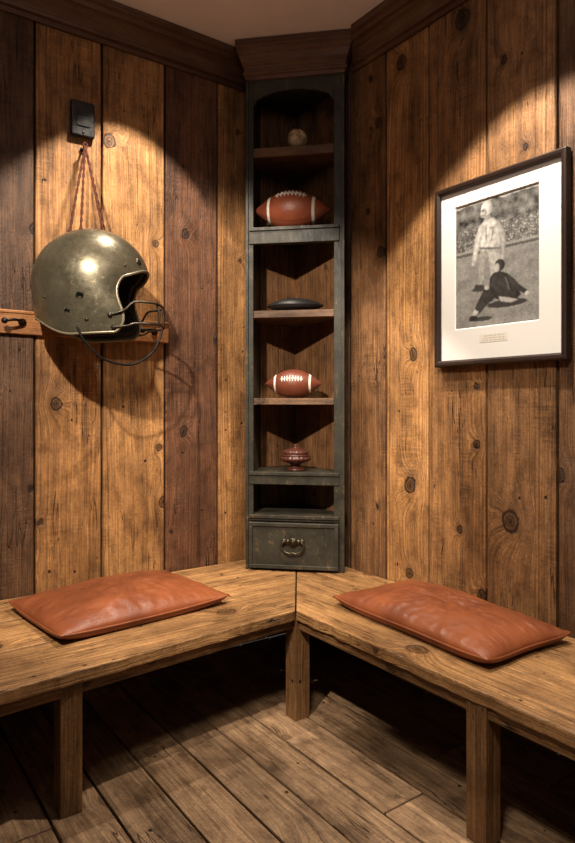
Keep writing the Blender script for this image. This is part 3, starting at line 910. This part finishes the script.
def shade(s, t):
    nz = noise.noise(Vector((s*60, t*80, 2)))*.6+noise.noise(Vector((s*22, t*30, 5)))*.6
    if t < .21:
        v = .13+.16*noise.noise(Vector((s*13, t*16, 1)))+.12*nz
        if t < .03+.03*noise.noise(Vector((s*9, 0, 3))): v = .36+.12*nz
    elif t < .38:
        q = t*46+1.3*noise.noise(Vector((s*14, t*10, 0)))
        sx = s*40+(int(q) % 2)*.5+1.2*noise.noise(Vector((s*18, int(q)*3.3, 2)))
        c = noise.cell(Vector((int(sx)+.5, int(q)+.5, 0)))
        fx = sx % 1-.5; fy_ = q % 1-.5
        dot = 1 if fx*fx+fy_*fy_ < .13 else .22
        v = .07+.34*abs(c)*dot+.16*max(0, nz)
    elif t < .40: v = .30+.1*nz
    elif t < .42: v = .10
    else:
        v = .25+.10*nz+.08*noise.noise(Vector((s*5, t*14, 3)))+.06*(t-.4)+.06*noise.noise(Vector((s*30, t*120, 9)))
    for val, P_, k_, bb_, sh in polys:
        if not (bb_[0] < s < bb_[1] and bb_[2] < t < bb_[3]): continue
        if k_ == 'e':
            r2 = ((s-P_[0])/P_[2])**2+((t-P_[1])/P_[3])**2
            if r2 < 1.2:
                cov = max(0, min(1, (1.1-r2)/.25))
                c = val*(1+.15*nz-sh*(s-P_[0])/P_[2]*.9)*(1-.35*r2*min(1, sh*2))
                v = v*(1-cov)+max(.01, c)*cov
        else:
            d = sdist(s, t, P_)
            if d < .006:
                cov = max(0, min(1, .5-d/.012))
                rim = max(0, 1+d/.035)
                fold = noise.noise(Vector((s*22+t*14, t*26-s*18, 8)))
                cxp = (bb_[0]+bb_[1])/2; hwp = (bb_[1]-bb_[0])/2
                side = (s-cxp)/hwp
                c = val*(1+.12*nz+.45*fold)*(1-.45*sh*rim)*(1-.35*sh*side)
                v = v*(1-cov)+max(.01, c)*cov
    return max(.012, v)
mb = MB()
nx, ny = 190, 250
px0, px1, pz0, pz1 = ox0-.004, ox1+.004, oz0-.004, oz1+.004
W_ = nx+1
vals = []
for j in range(ny+1):
    for i in range(nx+1):
        s_, t_ = i/nx, 1-j/ny
        mb.v.append(Vector((px0+(px1-px0)*s_, -.0095, pz0+(pz1-pz0)*j/ny)))
        vals.append(shade(s_+.004*noise.noise(Vector((s_*40, t_*55, 1))), t_+.004*noise.noise(Vector((s_*40, t_*55, 6)))))
rg = random.Random(3)
for j in range(ny):
    for i in range(nx):
        a = j*W_+i; v = max(.012, (vals[a]+vals[a+1]+vals[a+W_]+vals[a+W_+1])/4*(.9+.22*rg.random()))
        mb.face([a, a+1, a+nx+2, a+nx+1], None, (v*1.0, v*.97, v*.90))
mb.make('photo_print', M_print, parent=PF, recalc=False, label='black-and-white print of two football players on field')
mb = MB(); mb.box(px0-.01, px1+.01, -.008, -.001, pz0-.01, pz1+.01); mb.make('backing', M_dark, parent=PF)
mb = MB(); nx, ny = 90, 14
cx0, cx1, cz0, cz1 = -.080, .050, .088, .120
for j in range(ny+1):
    for i in range(nx+1): mb.v.append(Vector((cx0+(cx1-cx0)*i/nx, -.0157, cz0+(cz1-cz0)*j/ny)))
for j in range(ny):
    for i in range(nx):
        a = j*(nx+1)+i
        ln = j in (2, 3, 6, 7, 10, 11); m_ = 6+(j//4)*3
        on = ln and m_ < i < nx-m_ and ((i//2*7+j//4*3) % 5) > 0 and (i//2) % 7 != 0
        c = lin(204, 192, 172) if on else lin(234, 229, 218)
        mb.face([a, a+1, a+nx+2, a+nx+1], None, c)
mb.make('caption', M_print, parent=PF, recalc=False, label='tiny pale caption strip')

# ------------------------------------------------------------ camera
cam = bpy.data.cameras.new('camera'); co = bpy.data.objects.new('camera', cam)
scene.collection.objects.link(co); scene.camera = co
cam.sensor_fit = 'VERTICAL'; cam.sensor_height = 24; cam.lens = 24*639/843
cam.shift_y = -16.5/843
co.location = (-2.129, -2.888, 1.267); co.rotation_euler = (rad(90), 0, -math.atan2(.582, .813))
cam.clip_start = .05

# ------------------------------------------------------------ lights
def spot(name, loc, target, power, ang, blend, col=(1, .88, .74), size=.03):
    l = bpy.data.lights.new(name, 'SPOT'); l.energy = power; l.spot_size = rad(ang); l.spot_blend = blend
    l.color = col; l.shadow_soft_size = size
    o = bpy.data.objects.new(name, l); scene.collection.objects.link(o); o.location = loc
    d = Vector(target)-Vector(loc); o.rotation_euler = d.to_track_quat('-Z', 'Y').to_euler()
spot('ceiling_downlight', (-1.02, -.40, 3.03), (-1.02, -.40, 0), 120, 80, .06)
spot('ceiling_downlight', (-.60, -1.55, 3.03), (-.54, -1.58, 0), 200, 88, .10)
spot('front_spot', (-2.35, -1.90, 2.72), (-.70, 0, 1.06), 390, 55, .35, size=.035)
spot('front_spot', (-2.1, -2.5, 3.0), (-.20, -1.15, .45), 220, 46, .7, size=.22)  # unseen fill spot, added to brighten the lower right wall
p = bpy.data.lights.new('added_fill_light', 'POINT'); p.energy = 9; p.color = (1, .88, .80); p.shadow_soft_size = .2  # unseen point light, added as general fill and to lift the ceiling
po = bpy.data.objects.new('added_fill_light', p); scene.collection.objects.link(po); po.location = (-1.4, -1.9, 2.76)
w_ = bpy.data.worlds.new('world'); scene.world = w_; w_.use_nodes = True
w_.node_tree.nodes['Background'].inputs[0].default_value = (1, .88, .80, 1)
w_.node_tree.nodes['Background'].inputs[1].default_value = .055
scene.view_settings.view_transform = 'Standard'
